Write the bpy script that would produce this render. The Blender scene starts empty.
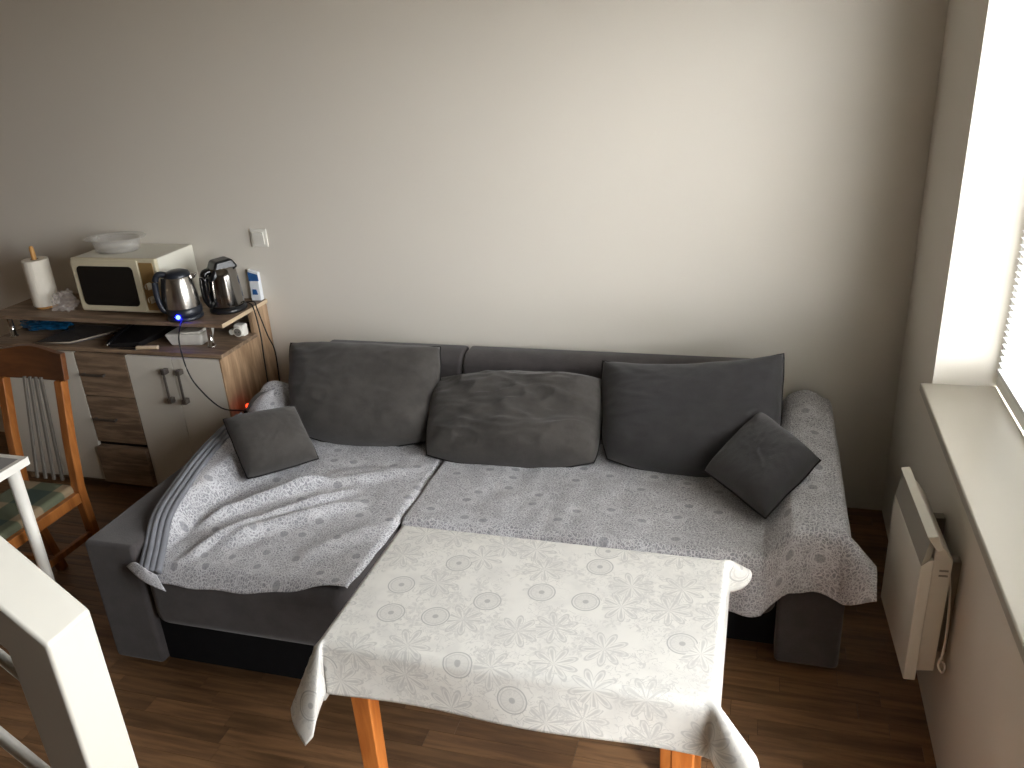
import bpy, bmesh, math, random
from math import sin, cos, pi, radians, sqrt, atan2, hypot
from mathutils import Vector, Matrix, noise

random.seed(7)
scene = bpy.context.scene
COL = scene.collection

# ------------------------------------------------------------------ camera
cam_data = bpy.data.cameras.new('camera')
cam_data.sensor_width = 36.0
cam_data.lens = 840.0 / 1024.0 * 36.0
cam_data.clip_start = 0.02
cam = bpy.data.objects.new('camera', cam_data)
COL.objects.link(cam)
cam.matrix_world = Matrix((
    (0.95970946, -0.05542271, 0.27547426, 0.0),
    (0.27472055, 0.39106754, -0.87840469, 0.0),
    (-0.05904547, 0.91869174, 0.39053697, 2.0),
    (0, 0, 0, 1)))
scene.camera = cam

# ------------------------------------------------------------------ sky and exposure
world = bpy.data.worlds.new('overcast_sky')
scene.world = world
world.use_nodes = True
bg = world.node_tree.nodes['Background']
wt_ = world.node_tree
w_co = wt_.nodes.new('ShaderNodeTexCoord')
w_sp = wt_.nodes.new('ShaderNodeSeparateXYZ')
w_cr = wt_.nodes.new('ShaderNodeValToRGB')             # overcast sky above, street and lawn below the horizon
w_cr.color_ramp.elements[0].position = 0.47
w_cr.color_ramp.elements[0].color = (0.30, 0.29, 0.27, 1)
w_cr.color_ramp.elements[1].position = 0.51
w_cr.color_ramp.elements[1].color = (0.96, 0.98, 1.0, 1)
w_mr = wt_.nodes.new('ShaderNodeMapRange')
w_mr.inputs[1].default_value = -1.0
wt_.links.new(w_co.outputs['Generated'], w_sp.inputs[0])
wt_.links.new(w_sp.outputs[2], w_mr.inputs[0])
wt_.links.new(w_mr.outputs[0], w_cr.inputs[0])
wt_.links.new(w_cr.outputs[0], bg.inputs['Color'])
bg.inputs['Strength'].default_value = 25.0
scene.view_settings.view_transform = 'Standard'
scene.view_settings.look = 'None'
scene.view_settings.exposure = 0.0
scene.view_settings.gamma = 1.0
scene.view_settings.use_curve_mapping = False

WIN_Y0, WIN_Y1, WIN_Z0, WIN_Z1 = 1.38, 2.78, 0.855, 2.30     # window opening in the right wall
DOOR_Y0, DOOR_Y1, DOOR_Z0 = 0.45, 1.20, 0.06                  # unseen glazed door beside it, added for the daylight it lets in
for nm, ya, yb, za in (('window_portal', WIN_Y0, WIN_Y1, WIN_Z0), ('added_door_portal', DOOR_Y0, DOOR_Y1, DOOR_Z0)):
    port = bpy.data.lights.new(nm, 'AREA')
    port.shape = 'RECTANGLE'
    port.size = yb - ya
    port.size_y = WIN_Z1 - za
    port.cycles.is_portal = True
    po = bpy.data.objects.new(nm, port)
    COL.objects.link(po)
    po.matrix_world = Matrix.Translation((0.90, (ya + yb) / 2, (za + WIN_Z1) / 2)) @ \
        Matrix(((0, 0, 1, 0), (1, 0, 0, 0), (0, 1, 0, 0), (0, 0, 0, 1)))

# ------------------------------------------------------------------ material helpers
def lin(c):
    return tuple(((v / 255) / 12.92) if v / 255 <= 0.04045 else (((v / 255) + 0.055) / 1.055) ** 2.4 for v in c) + (1,)

class NT:
    def __init__(self, name):
        self.m = bpy.data.materials.new(name)
        self.m.use_nodes = True
        self.t = self.m.node_tree
        self.b = self.t.nodes['Principled BSDF']
    def n(self, typ, **kw):
        nd = self.t.nodes.new(typ)
        for k, v in kw.items():
            setattr(nd, k, v)
        return nd
    def link(self, a, b):
        self.t.links.new(a, b)
    def val(self, sock, v):
        if hasattr(v, 'is_linked') or isinstance(v, bpy.types.NodeSocket):
            self.link(v, sock)
        else:
            sock.default_value = v
    def math(self, op, a, b=0.0, c=None, clamp=False):
        nd = self.n('ShaderNodeMath', operation=op, use_clamp=clamp)
        self.val(nd.inputs[0], a)
        self.val(nd.inputs[1], b)
        if c is not None:
            self.val(nd.inputs[2], c)
        return nd.outputs[0]
    def mix(self, fac, a, b):
        nd = self.n('ShaderNodeMix', data_type='RGBA')
        self.val(nd.inputs[0], fac)
        self.val(nd.inputs[6], a)
        self.val(nd.inputs[7], b)
        return nd.outputs[2]
    def step(self, x, lo, hi):           # smooth 0..1 between lo and hi
        nd = self.n('ShaderNodeMapRange', interpolation_type='SMOOTHSTEP')
        self.val(nd.inputs[0], x)
        nd.inputs[1].default_value = lo
        nd.inputs[2].default_value = hi
        return nd.outputs[0]
    def noise(self, vec, scale, detail=3.0, rough=0.55, dist=0.0):
        nd = self.n('ShaderNodeTexNoise')
        if vec is not None:
            self.link(vec, nd.inputs['Vector'])
        nd.inputs['Scale'].default_value = scale
        nd.inputs['Detail'].default_value = detail
        nd.inputs['Roughness'].default_value = rough
        nd.inputs['Distortion'].default_value = dist
        return nd.outputs[0]
    def coord(self, which='Object'):
        return self.n('ShaderNodeTexCoord').outputs[which]
    def bump(self, h, strength=0.3, dist=0.005):
        nd = self.n('ShaderNodeBump')
        nd.inputs['Strength'].default_value = strength
        nd.inputs['Distance'].default_value = dist
        self.link(h, nd.inputs['Height'])
        self.link(nd.outputs[0], self.b.inputs['Normal'])
    def set(self, **kw):
        for k, v in kw.items():
            self.val(self.b.inputs[k.replace('_', ' ')], v)
        return self

def plain(name, rgb, rough=0.5, metal=0.0, var=0.08, vscale=8.0, bump=0.0, bscale=60.0, **kw):
    t = NT(name)
    co = t.coord()
    c = lin(rgb)
    d = tuple(x * (1 - var) for x in c[:3]) + (1,)
    l = tuple(min(1, x * (1 + var)) for x in c[:3]) + (1,)
    t.set(Base_Color=t.mix(t.noise(co, vscale), d, l), Roughness=rough, Metallic=metal, **kw)
    if bump:
        t.bump(t.noise(co, bscale, 4.0), bump, 0.004)
    return t.m

def fabric(name, rgb, var=0.25, vscale=9.0, sheen=0.25):
    t = NT(name)
    co = t.coord()
    c = lin(rgb)
    d = tuple(x * (1 - var) for x in c[:3]) + (1,)
    l = tuple(x * (1 + var) for x in c[:3]) + (1,)
    big = t.noise(co, vscale, 5.0, 0.65)
    fine = t.noise(co, 220.0, 2.0)
    f = t.math('ADD', t.math('MULTIPLY', t.step(big, 0.3, 0.7), 0.7), t.math('MULTIPLY', fine, 0.3))
    t.set(Base_Color=t.mix(f, d, l), Roughness=0.95, Sheen_Weight=sheen, Sheen_Roughness=0.5)
    t.b.inputs['Specular IOR Level'].default_value = 0.15
    t.bump(t.math('ADD', fine, t.math('MULTIPLY', big, 0.6)), 0.35, 0.003)
    return t.m

def wood(name, a, b, scale=(3, 40, 40), rough=0.5, contrast=(0.35, 0.68), per_object=0.0):
    """grain runs along object X"""
    t = NT(name)
    co = t.coord()
    mp = t.n('ShaderNodeMapping')
    mp.inputs['Scale'].default_value = scale
    t.link(co, mp.inputs['Vector'])
    v = mp.outputs[0]
    if per_object:
        oi = t.n('ShaderNodeObjectInfo')
        ad = t.n('ShaderNodeVectorMath', operation='ADD')
        cb = t.n('ShaderNodeCombineXYZ')
        r = t.math('MULTIPLY', oi.outputs['Random'], 37.0)
        for i in range(3):
            t.link(r, cb.inputs[i])
        t.link(v, ad.inputs[0])
        t.link(cb.outputs[0], ad.inputs[1])
        v = ad.outputs[0]
    g = t.noise(v, 1.0, 6.0, 0.62, 0.4)
    f = t.step(g, *contrast)
    col = t.mix(f, lin(a), lin(b))
    if per_object:
        k = t.math('ADD', t.math('MULTIPLY', oi.outputs['Random'], per_object), 1 - per_object / 2)
        sc = t.n('ShaderNodeVectorMath', operation='SCALE')
        t.link(col, sc.inputs[0])
        t.link(k, sc.inputs['Scale'])
        col = sc.outputs[0]
    t.set(Base_Color=col, Roughness=rough)
    t.bump(g, 0.08, 0.002)
    return t.m

def cell_pattern(t, uv, scale, rnd=0.85):
    """returns (radius, angle, random value) around scattered centres, in metres"""
    vo = t.n('ShaderNodeTexVoronoi', voronoi_dimensions='2D', feature='F1')
    t.link(uv, vo.inputs['Vector'])
    vo.inputs['Scale'].default_value = scale
    vo.inputs['Randomness'].default_value = rnd
    sub = t.n('ShaderNodeVectorMath', operation='SUBTRACT')
    t.link(uv, sub.inputs[0])
    t.link(vo.outputs['Position'], sub.inputs[1])
    sp = t.n('ShaderNodeSeparateXYZ')
    t.link(sub.outputs[0], sp.inputs[0])
    r = t.math('SQRT', t.math('ADD', t.math('MULTIPLY', sp.outputs[0], sp.outputs[0]), t.math('MULTIPLY', sp.outputs[1], sp.outputs[1])))
    a = t.math('ARCTAN2', sp.outputs[1], sp.outputs[0])
    sc = t.n('ShaderNodeSeparateColor')
    t.link(vo.outputs['Color'], sc.inputs[0])
    return r, a, sc.outputs[0], sc.outputs[1]

def band(t, x, c, w):            # 1 near c, 0 beyond w
    return t.math('SUBTRACT', 1.0, t.step(t.math('ABSOLUTE', t.math('SUBTRACT', x, c)), w * 0.4, w))

def tablecloth_mat():
    t = NT('printed_oilcloth')
    uv = t.coord('UV')
    r, a, rnd, rnd2 = cell_pattern(t, uv, 8.6, 0.75)
    is_disc = t.step(rnd, 0.72, 0.74)
    # round medallions with dotted rim
    ring = band(t, r, 0.033, 0.0022)
    ring2 = band(t, r, 0.026, 0.002)
    hub = t.math('MULTIPLY', t.math('SUBTRACT', 1.0, t.step(r, 0.028, 0.032)), 0.22)
    dots = t.math('MULTIPLY', hub, t.step(t.math('SINE', t.math('MULTIPLY', a, 16.0)), -0.2, 0.6))
    core = t.math('SUBTRACT', 1.0, t.step(r, 0.006, 0.009))
    disc = t.math('MAXIMUM', t.math('MAXIMUM', ring, t.math('MULTIPLY', ring2, 0.6)), t.math('MAXIMUM', t.math('ADD', hub, t.math('MULTIPLY', dots, 0.5)), core))
    # open flowers with pointed petals
    pet = t.math('ABSOLUTE', t.math('COSINE', t.math('ADD', t.math('MULTIPLY', a, 4.5), t.math('MULTIPLY', rnd2, 6.0))))
    rim = t.math('ADD', 0.018, t.math('MULTIPLY', pet, 0.036))
    edge = band(t, t.math('SUBTRACT', r, rim), 0.0, 0.0045)
    vein = t.math('MULTIPLY', t.math('MULTIPLY', t.step(pet, 0.75, 1.0), 0.6), t.math('SUBTRACT', 1.0, t.step(t.math('SUBTRACT', r, rim), -0.014, 0.0)))
    flower = t.math('MAXIMUM', t.math('MULTIPLY', edge, 0.6), vein)
    main = t.math('ADD', t.math('MULTIPLY', is_disc, disc), t.math('MULTIPLY', t.math('SUBTRACT', 1.0, is_disc), flower))
    # fine tendrils between
    n = t.noise(uv, 34.0, 2.0, 0.5, 1.6)
    tend = t.math('MULTIPLY', band(t, n, 0.5, 0.03), 0.5)
    n2 = t.noise(uv, 9.0, 2.0)
    tend = t.math('MULTIPLY', tend, t.step(n2, 0.38, 0.52))
    # a second, smaller layer of leaf sprays
    r_, a_, q_, q2_ = cell_pattern(t, uv, 15.0, 0.9)
    lf = t.math('ABSOLUTE', t.math('COSINE', t.math('ADD', t.math('MULTIPLY', a_, 3.0), t.math('MULTIPLY', q2_, 6.0))))
    lr = t.math('ADD', 0.006, t.math('MULTIPLY', lf, 0.024))
    spray = t.math('MULTIPLY', t.math('SUBTRACT', 1.0, t.step(t.math('SUBTRACT', r_, lr), -0.008, 0.0)), t.math('MULTIPLY', t.step(q_, 0.35, 0.4), 0.42))
    tend = t.math('MAXIMUM', tend, t.math('MULTIPLY', spray, t.math('ADD', 0.4, t.math('MULTIPLY', t.step(t.noise(uv, 130.0, 1.0), 0.4, 0.6), 0.6))))
    wash = t.math('MULTIPLY', t.step(t.noise(uv, 14.0, 3.0), 0.45, 0.7), 0.22)
    f = t.math('MULTIPLY', t.math('MAXIMUM', t.math('MAXIMUM', main, tend), wash), 0.72, clamp=True)
    col = t.mix(f, lin((236, 234, 228)), lin((168, 167, 165)))
    t.set(Base_Color=col, Roughness=0.36)
    t.bump(t.noise(uv, 500.0, 2.0), 0.08, 0.001)
    # thin cloth lets some of the light behind it through
    tr = t.n('ShaderNodeBsdfTranslucent')
    t.link(col, tr.inputs['Color'])
    mx = t.n('ShaderNodeMixShader')
    mx.inputs[0].default_value = 0.28
    t.link(t.b.outputs[0], mx.inputs[1])
    t.link(tr.outputs[0], mx.inputs[2])
    t.link(mx.outputs[0], t.t.nodes['Material Output'].inputs['Surface'])
    return t.m

def throw_mat():
    t = NT('paisley_cotton')
    uv = t.coord('UV')
    r, a, rnd, rnd2 = cell_pattern(t, uv, 8.0, 0.75)
    sel = t.step(rnd, 0.35, 0.37)
    disc = t.math('MULTIPLY', sel, t.math('MULTIPLY', t.math('SUBTRACT', 1.0, t.step(r, 0.013, 0.017)), 0.7))
    halo = t.math('MULTIPLY', sel, t.math('MAXIMUM', band(t, r, 0.020, 0.0025), band(t, r, 0.028, 0.0025)))
    scal = t.math('MULTIPLY', sel, band(t, t.math('SUBTRACT', r, t.math('MULTIPLY', t.math('ABSOLUTE', t.math('SINE', t.math('MULTIPLY', a, 5.0))), 0.006)), 0.034, 0.003))
    vo = t.n('ShaderNodeTexVoronoi', voronoi_dimensions='2D', feature='DISTANCE_TO_EDGE')
    vo.inputs['Scale'].default_value = 84.0
    wn = t.n('ShaderNodeTexNoise')
    t.link(uv, wn.inputs['Vector'])
    wn.inputs['Scale'].default_value = 25.0
    ws = t.n('ShaderNodeVectorMath', operation='SCALE')
    t.link(wn.outputs['Color'], ws.inputs[0])
    ws.inputs['Scale'].default_value = 0.03
    wa = t.n('ShaderNodeVectorMath', operation='ADD')
    t.link(uv, wa.inputs[0])
    t.link(ws.outputs[0], wa.inputs[1])
    t.link(wa.outputs[0], vo.inputs['Vector'])
    cells = t.math('SUBTRACT', 1.0, t.step(vo.outputs['Distance'], 0.03, 0.14))
    swirl = band(t, t.noise(wa.outputs[0], 88.0, 2.0, 0.5, 1.5), 0.5, 0.05)
    light = t.math('MAXIMUM', t.math('MAXIMUM', t.math('MULTIPLY', cells, 0.9), t.math('MULTIPLY', swirl, 0.9)), t.math('MULTIPLY', t.math('MAXIMUM', halo, scal), 0.8))
    light = t.math('MULTIPLY', light, t.math('SUBTRACT', 1.0, disc), clamp=True)
    col = t.mix(light, t.mix(t.noise(uv, 11.0, 2.0), lin((132, 132, 139)), lin((160, 160, 165))), t.mix(t.noise(uv, 17.0, 2.0), lin((198, 198, 202)), lin((234, 234, 236))))
    t.set(Base_Color=col, Roughness=0.9, Sheen_Weight=0.1)
    t.b.inputs['Specular IOR Level'].default_value = 0.2
    t.bump(t.noise(uv, 60.0, 3.0), 0.25, 0.004)
    return t.m

def wall_mat(name, rgb):
    t = NT(name)
    co = t.coord()
    n = t.noise(co, 1.6, 3.0)
    fine = t.noise(co, 140.0, 3.0)
    c = lin(rgb)
    t.set(Base_Color=t.mix(n, tuple(x * 0.97 for x in c[:3]) + (1,), c), Roughness=0.85)
    t.b.inputs['Specular IOR Level'].default_value = 0.25
    t.bump(fine, 0.12, 0.002)
    return t.m

def glass_mat(name, tint=(1, 1, 1, 1), gloss=0.12):
    t = NT(name)
    tr = t.n('ShaderNodeBsdfTransparent')
    tr.inputs['Color'].default_value = tint
    gl = t.n('ShaderNodeBsdfGlossy')
    gl.inputs['Roughness'].default_value = 0.03
    mx = t.n('ShaderNodeMixShader')
    mx.inputs[0].default_value = gloss
    t.link(tr.outputs[0], mx.inputs[1])
    t.link(gl.outputs[0], mx.inputs[2])
    t.link(mx.outputs[0], t.t.nodes['Material Output'].inputs['Surface'])
    return t.m

def cloudy_plastic(name, rgb, clear=0.6, rough=0.25):
    t = NT(name)
    t.set(Base_Color=lin(rgb), Roughness=rough)
    tr = t.n('ShaderNodeBsdfTransparent')
    mx = t.n('ShaderNodeMixShader')
    nz = t.noise(t.coord(), 30.0, 3.0)
    t.link(t.math('ADD', clear - 0.1, t.math('MULTIPLY', nz, 0.2)), mx.inputs[0])
    t.link(t.b.outputs[0], mx.inputs[1])
    t.link(tr.outputs[0], mx.inputs[2])
    t.link(mx.outputs[0], t.t.nodes['Material Output'].inputs['Surface'])
    return t.m

def blind_mat():
    t = NT('white_blind_slat')
    c = t.mix(t.noise(t.coord(), 6.0), lin((214, 214, 212)), lin((224, 224, 222)))
    t.set(Base_Color=c, Roughness=0.5)
    tr = t.n('ShaderNodeBsdfTranslucent')
    t.link(c, tr.inputs['Color'])
    mx = t.n('ShaderNodeMixShader')
    mx.inputs[0].default_value = 0.07
    t.link(t.b.outputs[0], mx.inputs[1])
    t.link(tr.outputs[0], mx.inputs[2])
    t.link(mx.outputs[0], t.t.nodes['Material Output'].inputs['Surface'])
    return t.m

def emit(name, rgb, strength):
    t = NT(name)
    t.set(Base_Color=lin(rgb), Emission_Color=lin(rgb), Emission_Strength=strength)
    return t.m

def plaid_mat():
    t = NT('patchwork_upholstery')
    co = t.coord()
    sp = t.n('ShaderNodeSeparateXYZ')
    t.link(co, sp.inputs[0])
    sx = t.step(t.math('SINE', t.math('MULTIPLY', sp.outputs[0], 30.0)), -0.1, 0.1)
    sy = t.step(t.math('SINE', t.math('MULTIPLY', sp.outputs[1], 30.0)), -0.1, 0.1)
    a = t.mix(sx, lin((136, 118, 92)), lin((78, 84, 64)))
    b = t.mix(sx, lin((88, 92, 72)), lin((52, 66, 58)))
    c = t.mix(sy, a, b)
    t.set(Base_Color=c, Roughness=0.9)
    t.bump(t.noise(co, 250.0), 0.3, 0.002)
    return t.m

M = {
    'wall': wall_mat('painted_wall', (226, 220, 209)),
    'wall_far': wall_mat('beige_painted_wall', (146, 130, 112)),
    'ceiling': wall_mat('painted_ceiling', (196, 188, 174)),
    'reveal': wall_mat('painted_reveal', (232, 227, 216)),
    'plank': wood('laminate_strip', (104, 76, 52), (146, 110, 76), (3.5, 42, 42), 0.42, (0.3, 0.72), 0.45),
    'subfloor': plain('floor_groove', (44, 30, 20), 0.8),
    'sofa': fabric('charcoal_upholstery', (74, 70, 70), 0.18, 14.0),
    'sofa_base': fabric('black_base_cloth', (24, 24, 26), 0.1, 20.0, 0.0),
    'cushion': fabric('dark_grey_velour', (72, 69, 66), 0.22, 12.0, 0.2),
    'cushion_dark': fabric('charcoal_velour', (60, 59, 60), 0.16, 14.0, 0.2),
    'piping': fabric('dark_piping', (40, 38, 38), 0.1, 30.0, 0.0),
    'throw': throw_mat(),
    'throw_back': fabric('slate_grey_cotton', (122, 124, 130), 0.1, 20.0, 0.1),
    'cloth': tablecloth_mat(),
    'table_wood': wood('orange_beech', (168, 92, 36), (198, 120, 56), (30, 30, 4), 0.4),
    'chair_wood': wood('amber_lacquered_beech', (134, 80, 36), (168, 106, 54), (30, 30, 4), 0.32),
    'chair_rail': wood('reddish_lacquered_beech', (86, 50, 26), (108, 66, 36), (4, 30, 30), 0.32),
    'oak': wood('sonoma_oak', (112, 92, 74), (156, 132, 108), (5, 30, 45), 0.5),
    'oak_side': wood('sonoma_oak_side', (146, 118, 90), (188, 158, 126), (30, 30, 4), 0.5),
    'oak_edge': plain('pale_edge_strip', (206, 184, 152), 0.5),
    'white_board': plain('white_laminate', (216, 210, 198), 0.45, var=0.03),
    'dark_gap': plain('dark_carcass', (38, 30, 26), 0.8),
    'steel': plain('brushed_steel', (198, 194, 188), 0.25, 1.0, 0.05, 40.0),
    'chrome': plain('chrome', (210, 208, 204), 0.12, 1.0, 0.02),
    'dark_chrome': plain('smoked_chrome', (150, 147, 143), 0.14, 1.0, 0.02),
    'grip': plain('dull_nickel', (128, 122, 116), 0.4, 0.85, 0.05),
    'black': plain('black_plastic', (20, 21, 24), 0.3, var=0.05),
    'black_gloss': plain('black_gloss_plastic', (14, 14, 16), 0.12, var=0.05),
    'blue_black': plain('dark_slate_plastic', (32, 36, 44), 0.35, var=0.05),
    'cable': plain('black_cable', (22, 20, 20), 0.55),
    'cream': plain('cream_enamel', (214, 204, 176), 0.4, var=0.03),
    'cream_side': plain('pale_cream_enamel', (222, 219, 206), 0.4, var=0.03),
    'gold': plain('beige_gold_panel', (162, 132, 84), 0.4, 0.2, 0.05),
    'door_glass': plain('black_door_glass', (10, 11, 13), 0.1, var=0.02),
    'paper': plain('white_paper_towel', (236, 229, 214), 0.9, var=0.04, bump=0.35, bscale=120.0),
    'stick': plain('pale_beech_rod', (196, 146, 82), 0.5),
    'white_plastic': plain('white_plastic', (232, 229, 220), 0.4, var=0.02),
    'heater': plain('white_enamel_heater', (224, 220, 208), 0.42, var=0.03),
    'heater_grille': plain('heater_grille', (150, 146, 134), 0.5, var=0.05),
    'pvc': plain('white_pvc', (236, 236, 232), 0.35, var=0.02),
    'sill': plain('pale_grey_sill_board', (166, 160, 147), 0.32, var=0.02),
    'blind': blind_mat(),
    'rail': plain('white_gloss_paint', (180, 177, 168), 0.35, var=0.02),
    'grey_top': plain('grey_table_top', (150, 148, 146), 0.35, var=0.05),
    'glass': glass_mat('window_glass', (1, 1, 1, 1), 0.05),
    'bowl': cloudy_plastic('frosted_plastic', (225, 222, 215), 0.70, 0.2),
    'film': cloudy_plastic('crinkled_film', (205, 195, 188), 0.70, 0.15),
    'tub': cloudy_plastic('milky_plastic', (228, 224, 216), 0.35, 0.3),
    'tub_fill': plain('white_paper_napkins', (238, 234, 222), 0.9, bump=0.3),
    'blue_bag': plain('blue_plastic_film', (20, 84, 124), 0.25, var=0.5, vscale=40.0, bump=0.6, bscale=40.0),
    'tray_grey': plain('grey_glass_board', (84, 80, 78), 0.25, var=0.15, vscale=14.0),
    'tray_edge': plain('pale_tray_rim', (168, 156, 140), 0.4),
    'dark_tray': plain('dark_baking_sheet', (34, 33, 34), 0.4, 0.3),
    'slat_grey': plain('grey_slat', (118, 112, 104), 0.8),
    'plaid': plaid_mat(),
    'blue_led': emit('blue_indicator', (20, 30, 255), 90.0),
    'red_led': emit('red_indicator', (255, 60, 30), 5.0),
    'tissue_white': plain('tissue_pack_white', (226, 230, 234), 0.35),
    'tissue_blue': plain('tissue_pack_blue', (44, 92, 150), 0.35, var=0.3, vscale=60.0),
    'screw': plain('screw_metal', (150, 146, 140), 0.35, 0.9),
}

# ------------------------------------------------------------------ mesh helpers
ORG = {}
def thing(name, label, cat, loc=(0, 0, 0), rotz=0.0, group=None):
    o = bpy.data.objects.new(name, None)
    o.empty_display_size = 0.05
    COL.objects.link(o)
    o.location = loc
    o.rotation_euler = (0, 0, rotz)
    o['label'] = label
    o['category'] = cat
    if group:
        o['group'] = group
    ORG[o] = Vector(loc)
    return o

def obj(name, bm, m, parent=None, smooth=False, bevel=0.0, seg=2, local=False, solid=0.0, subsurf=0, origin=None):
    bmesh.ops.recalc_face_normals(bm, faces=bm.faces[:])
    me = bpy.data.meshes.new(name)
    if parent is not None and not local:
        bmesh.ops.translate(bm, verts=bm.verts[:], vec=-ORG.get(parent, Vector()))
    if origin is not None:
        bmesh.ops.translate(bm, verts=bm.verts[:], vec=-Vector(origin))
    bm.to_mesh(me)
    bm.free()
    o = bpy.data.objects.new(name, me)
    COL.objects.link(o)
    if origin is not None:
        o.location = origin
    me.materials.append(M[m] if isinstance(m, str) else m)
    if parent is not None:
        o.parent = parent
        ORG[o] = ORG.get(parent, Vector())
    if smooth:
        for p in me.polygons:
            p.use_smooth = True
    if solid:
        md = o.modifiers.new('thickness', 'SOLIDIFY')
        md.thickness = solid
        md.offset = 0
    if bevel:
        md = o.modifiers.new('bevel', 'BEVEL')
        md.width = bevel
        md.segments = seg
        md.limit_method = 'ANGLE'
        md.angle_limit = radians(40)
        for p in me.polygons:
            p.use_smooth = True
        md.harden_normals = True
    if subsurf:
        md = o.modifiers.new('smooth', 'SUBSURF')
        md.levels = md.render_levels = subsurf
    return o

def tag(o, label, cat, group=None):
    o['label'] = label
    o['category'] = cat
    if group:
        o['group'] = group
    return o

def box(*a, bm=None, rot=None):
    """box(x0,x1,y0,y1,z0,z1)"""
    x0, x1, y0, y1, z0, z1 = a
    bm = bm or bmesh.new()
    vs = [bm.verts.new((x, y, z)) for z in (z0, z1) for x, y in ((x0, y0), (x1, y0), (x1, y1), (x0, y1))]
    for f in ((0, 3, 2, 1), (4, 5, 6, 7), (0, 1, 5, 4), (1, 2, 6, 5), (2, 3, 7, 6), (3, 0, 4, 7)):
        bm.faces.new([vs[i] for i in f])
    return bm

def prism(pts, axis, a, b, bm=None):
    """extrude a 2D outline along an axis; pts are the two other coordinates in order"""
    bm = bm or bmesh.new()
    def mk(p, t):
        return {'x': (t, p[0], p[1]), 'y': (p[0], t, p[1]), 'z': (p[0], p[1], t)}[axis]
    A = [bm.verts.new(mk(p, a)) for p in pts]
    B = [bm.verts.new(mk(p, b)) for p in pts]
    n = len(pts)
    bm.faces.new(A)
    bm.faces.new(B[::-1])
    for i in range(n):
        bm.faces.new((A[i], A[(i + 1) % n], B[(i + 1) % n], B[i]))
    return bm

def hexa(bot, top, bm=None):
    bm = bm or bmesh.new()
    vs = [bm.verts.new(p) for p in list(bot) + list(top)]
    for f in ((0, 3, 2, 1), (4, 5, 6, 7), (0, 1, 5, 4), (1, 2, 6, 5), (2, 3, 7, 6), (3, 0, 4, 7)):
        bm.faces.new([vs[i] for i in f])
    return bm

def smooth_path(pts, n=6):
    pts = [Vector(p) for p in pts]
    out = []
    for i in range(len(pts) - 1):
        p0 = pts[max(i - 1, 0)]; p1 = pts[i]; p2 = pts[i + 1]; p3 = pts[min(i + 2, len(pts) - 1)]
        for k in range(n):
            t = k / n
            out.append(0.5 * ((2 * p1) + (p2 - p0) * t + (2 * p0 - 5 * p1 + 4 * p2 - p3) * t * t + (3 * p1 - p0 - 3 * p2 + p3) * t ** 3))
    out.append(pts[-1])
    return out

def tube(pts, r, seg=8, bm=None, smooth=True, flat=1.0, up=(0, 0, 1)):
    bm = bm or bmesh.new()
    pts = smooth_path(pts) if smooth and len(pts) > 2 else [Vector(p) for p in pts]
    rs = r if isinstance(r, (list, tuple)) else None
    rings = []
    for i, p in enumerate(pts):
        d = (pts[min(i + 1, len(pts) - 1)] - pts[max(i - 1, 0)]).normalized()
        u = Vector(up)
        if abs(d.dot(u)) > 0.97:
            u = Vector((0, 1, 0))
        s = d.cross(u).normalized()
        w = s.cross(d).normalized()
        rr = (rs[0] + (rs[1] - rs[0]) * i / (len(pts) - 1)) if rs else r
        rings.append([bm.verts.new(p + s * cos(2 * pi * k / seg) * rr + w * sin(2 * pi * k / seg) * rr * flat) for k in range(seg)])
    for a, b in zip(rings, rings[1:]):
        for k in range(seg):
            bm.faces.new((a[k], a[(k + 1) % seg], b[(k + 1) % seg], b[k]))
    bm.faces.new(rings[0][::-1])
    bm.faces.new(rings[-1])
    return bm

def lathe(prof, c=(0, 0, 0), seg=32, bm=None, a0=0.0, a1=2 * pi, sx=1.0, sy=1.0):
    bm = bm or bmesh.new()
    full = abs(a1 - a0 - 2 * pi) < 1e-6
    n = seg if full else seg + 1
    rings = []
    for r, z in prof:
        if r < 1e-6:
            rings.append([bm.verts.new((c[0], c[1], c[2] + z))])
        else:
            rings.append([bm.verts.new((c[0] + r * sx * cos(a0 + (a1 - a0) * k / seg), c[1] + r * sy * sin(a0 + (a1 - a0) * k / seg), c[2] + z)) for k in range(n)])
    for a, b in zip(rings, rings[1:]):
        for k in range(n if full else n - 1):
            k2 = (k + 1) % n
            if len(a) == 1 and len(b) == 1:
                continue
            if len(a) == 1:
                bm.faces.new((a[0], b[k2], b[k]))
            elif len(b) == 1:
                bm.faces.new((a[k], a[k2], b[0]))
            else:
                bm.faces.new((a[k], a[k2], b[k2], b[k]))
    return bm

def grid(fn, nu, nv, uvfn=None):
    bm = bmesh.new()
    uvl = bm.loops.layers.uv.new('UVMap')
    V = [[bm.verts.new(fn(i / nu, j / nv)) for i in range(nu + 1)] for j in range(nv + 1)]
    for j in range(nv):
        for i in range(nu):
            f = bm.faces.new((V[j][i], V[j][i + 1], V[j + 1][i + 1], V[j + 1][i]))
            for l, (a, b) in zip(f.loops, ((i, j), (i + 1, j), (i + 1, j + 1), (i, j + 1))):
                l[uvl].uv = uvfn(a / nu, b / nv) if uvfn else (a / nu, b / nv)
    return bm

def ss(a, b, x):
    t = min(1, max(0, (x - a) / (b - a)))
    return t * t * (3 - 2 * t)

def poly(tab, t):
    """piecewise interpolation in a table of (t, values...)"""
    for a, b in zip(tab, tab[1:]):
        if t <= b[0]:
            k = (t - a[0]) / (b[0] - a[0]) if b[0] > a[0] else 0
            k = min(1, max(0, k))
            return [x + (y - x) * k for x, y in zip(a[1:], b[1:])]
    return list(tab[-1][1:])

def struct(o):
    o['kind'] = 'structure'
    return o

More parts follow.
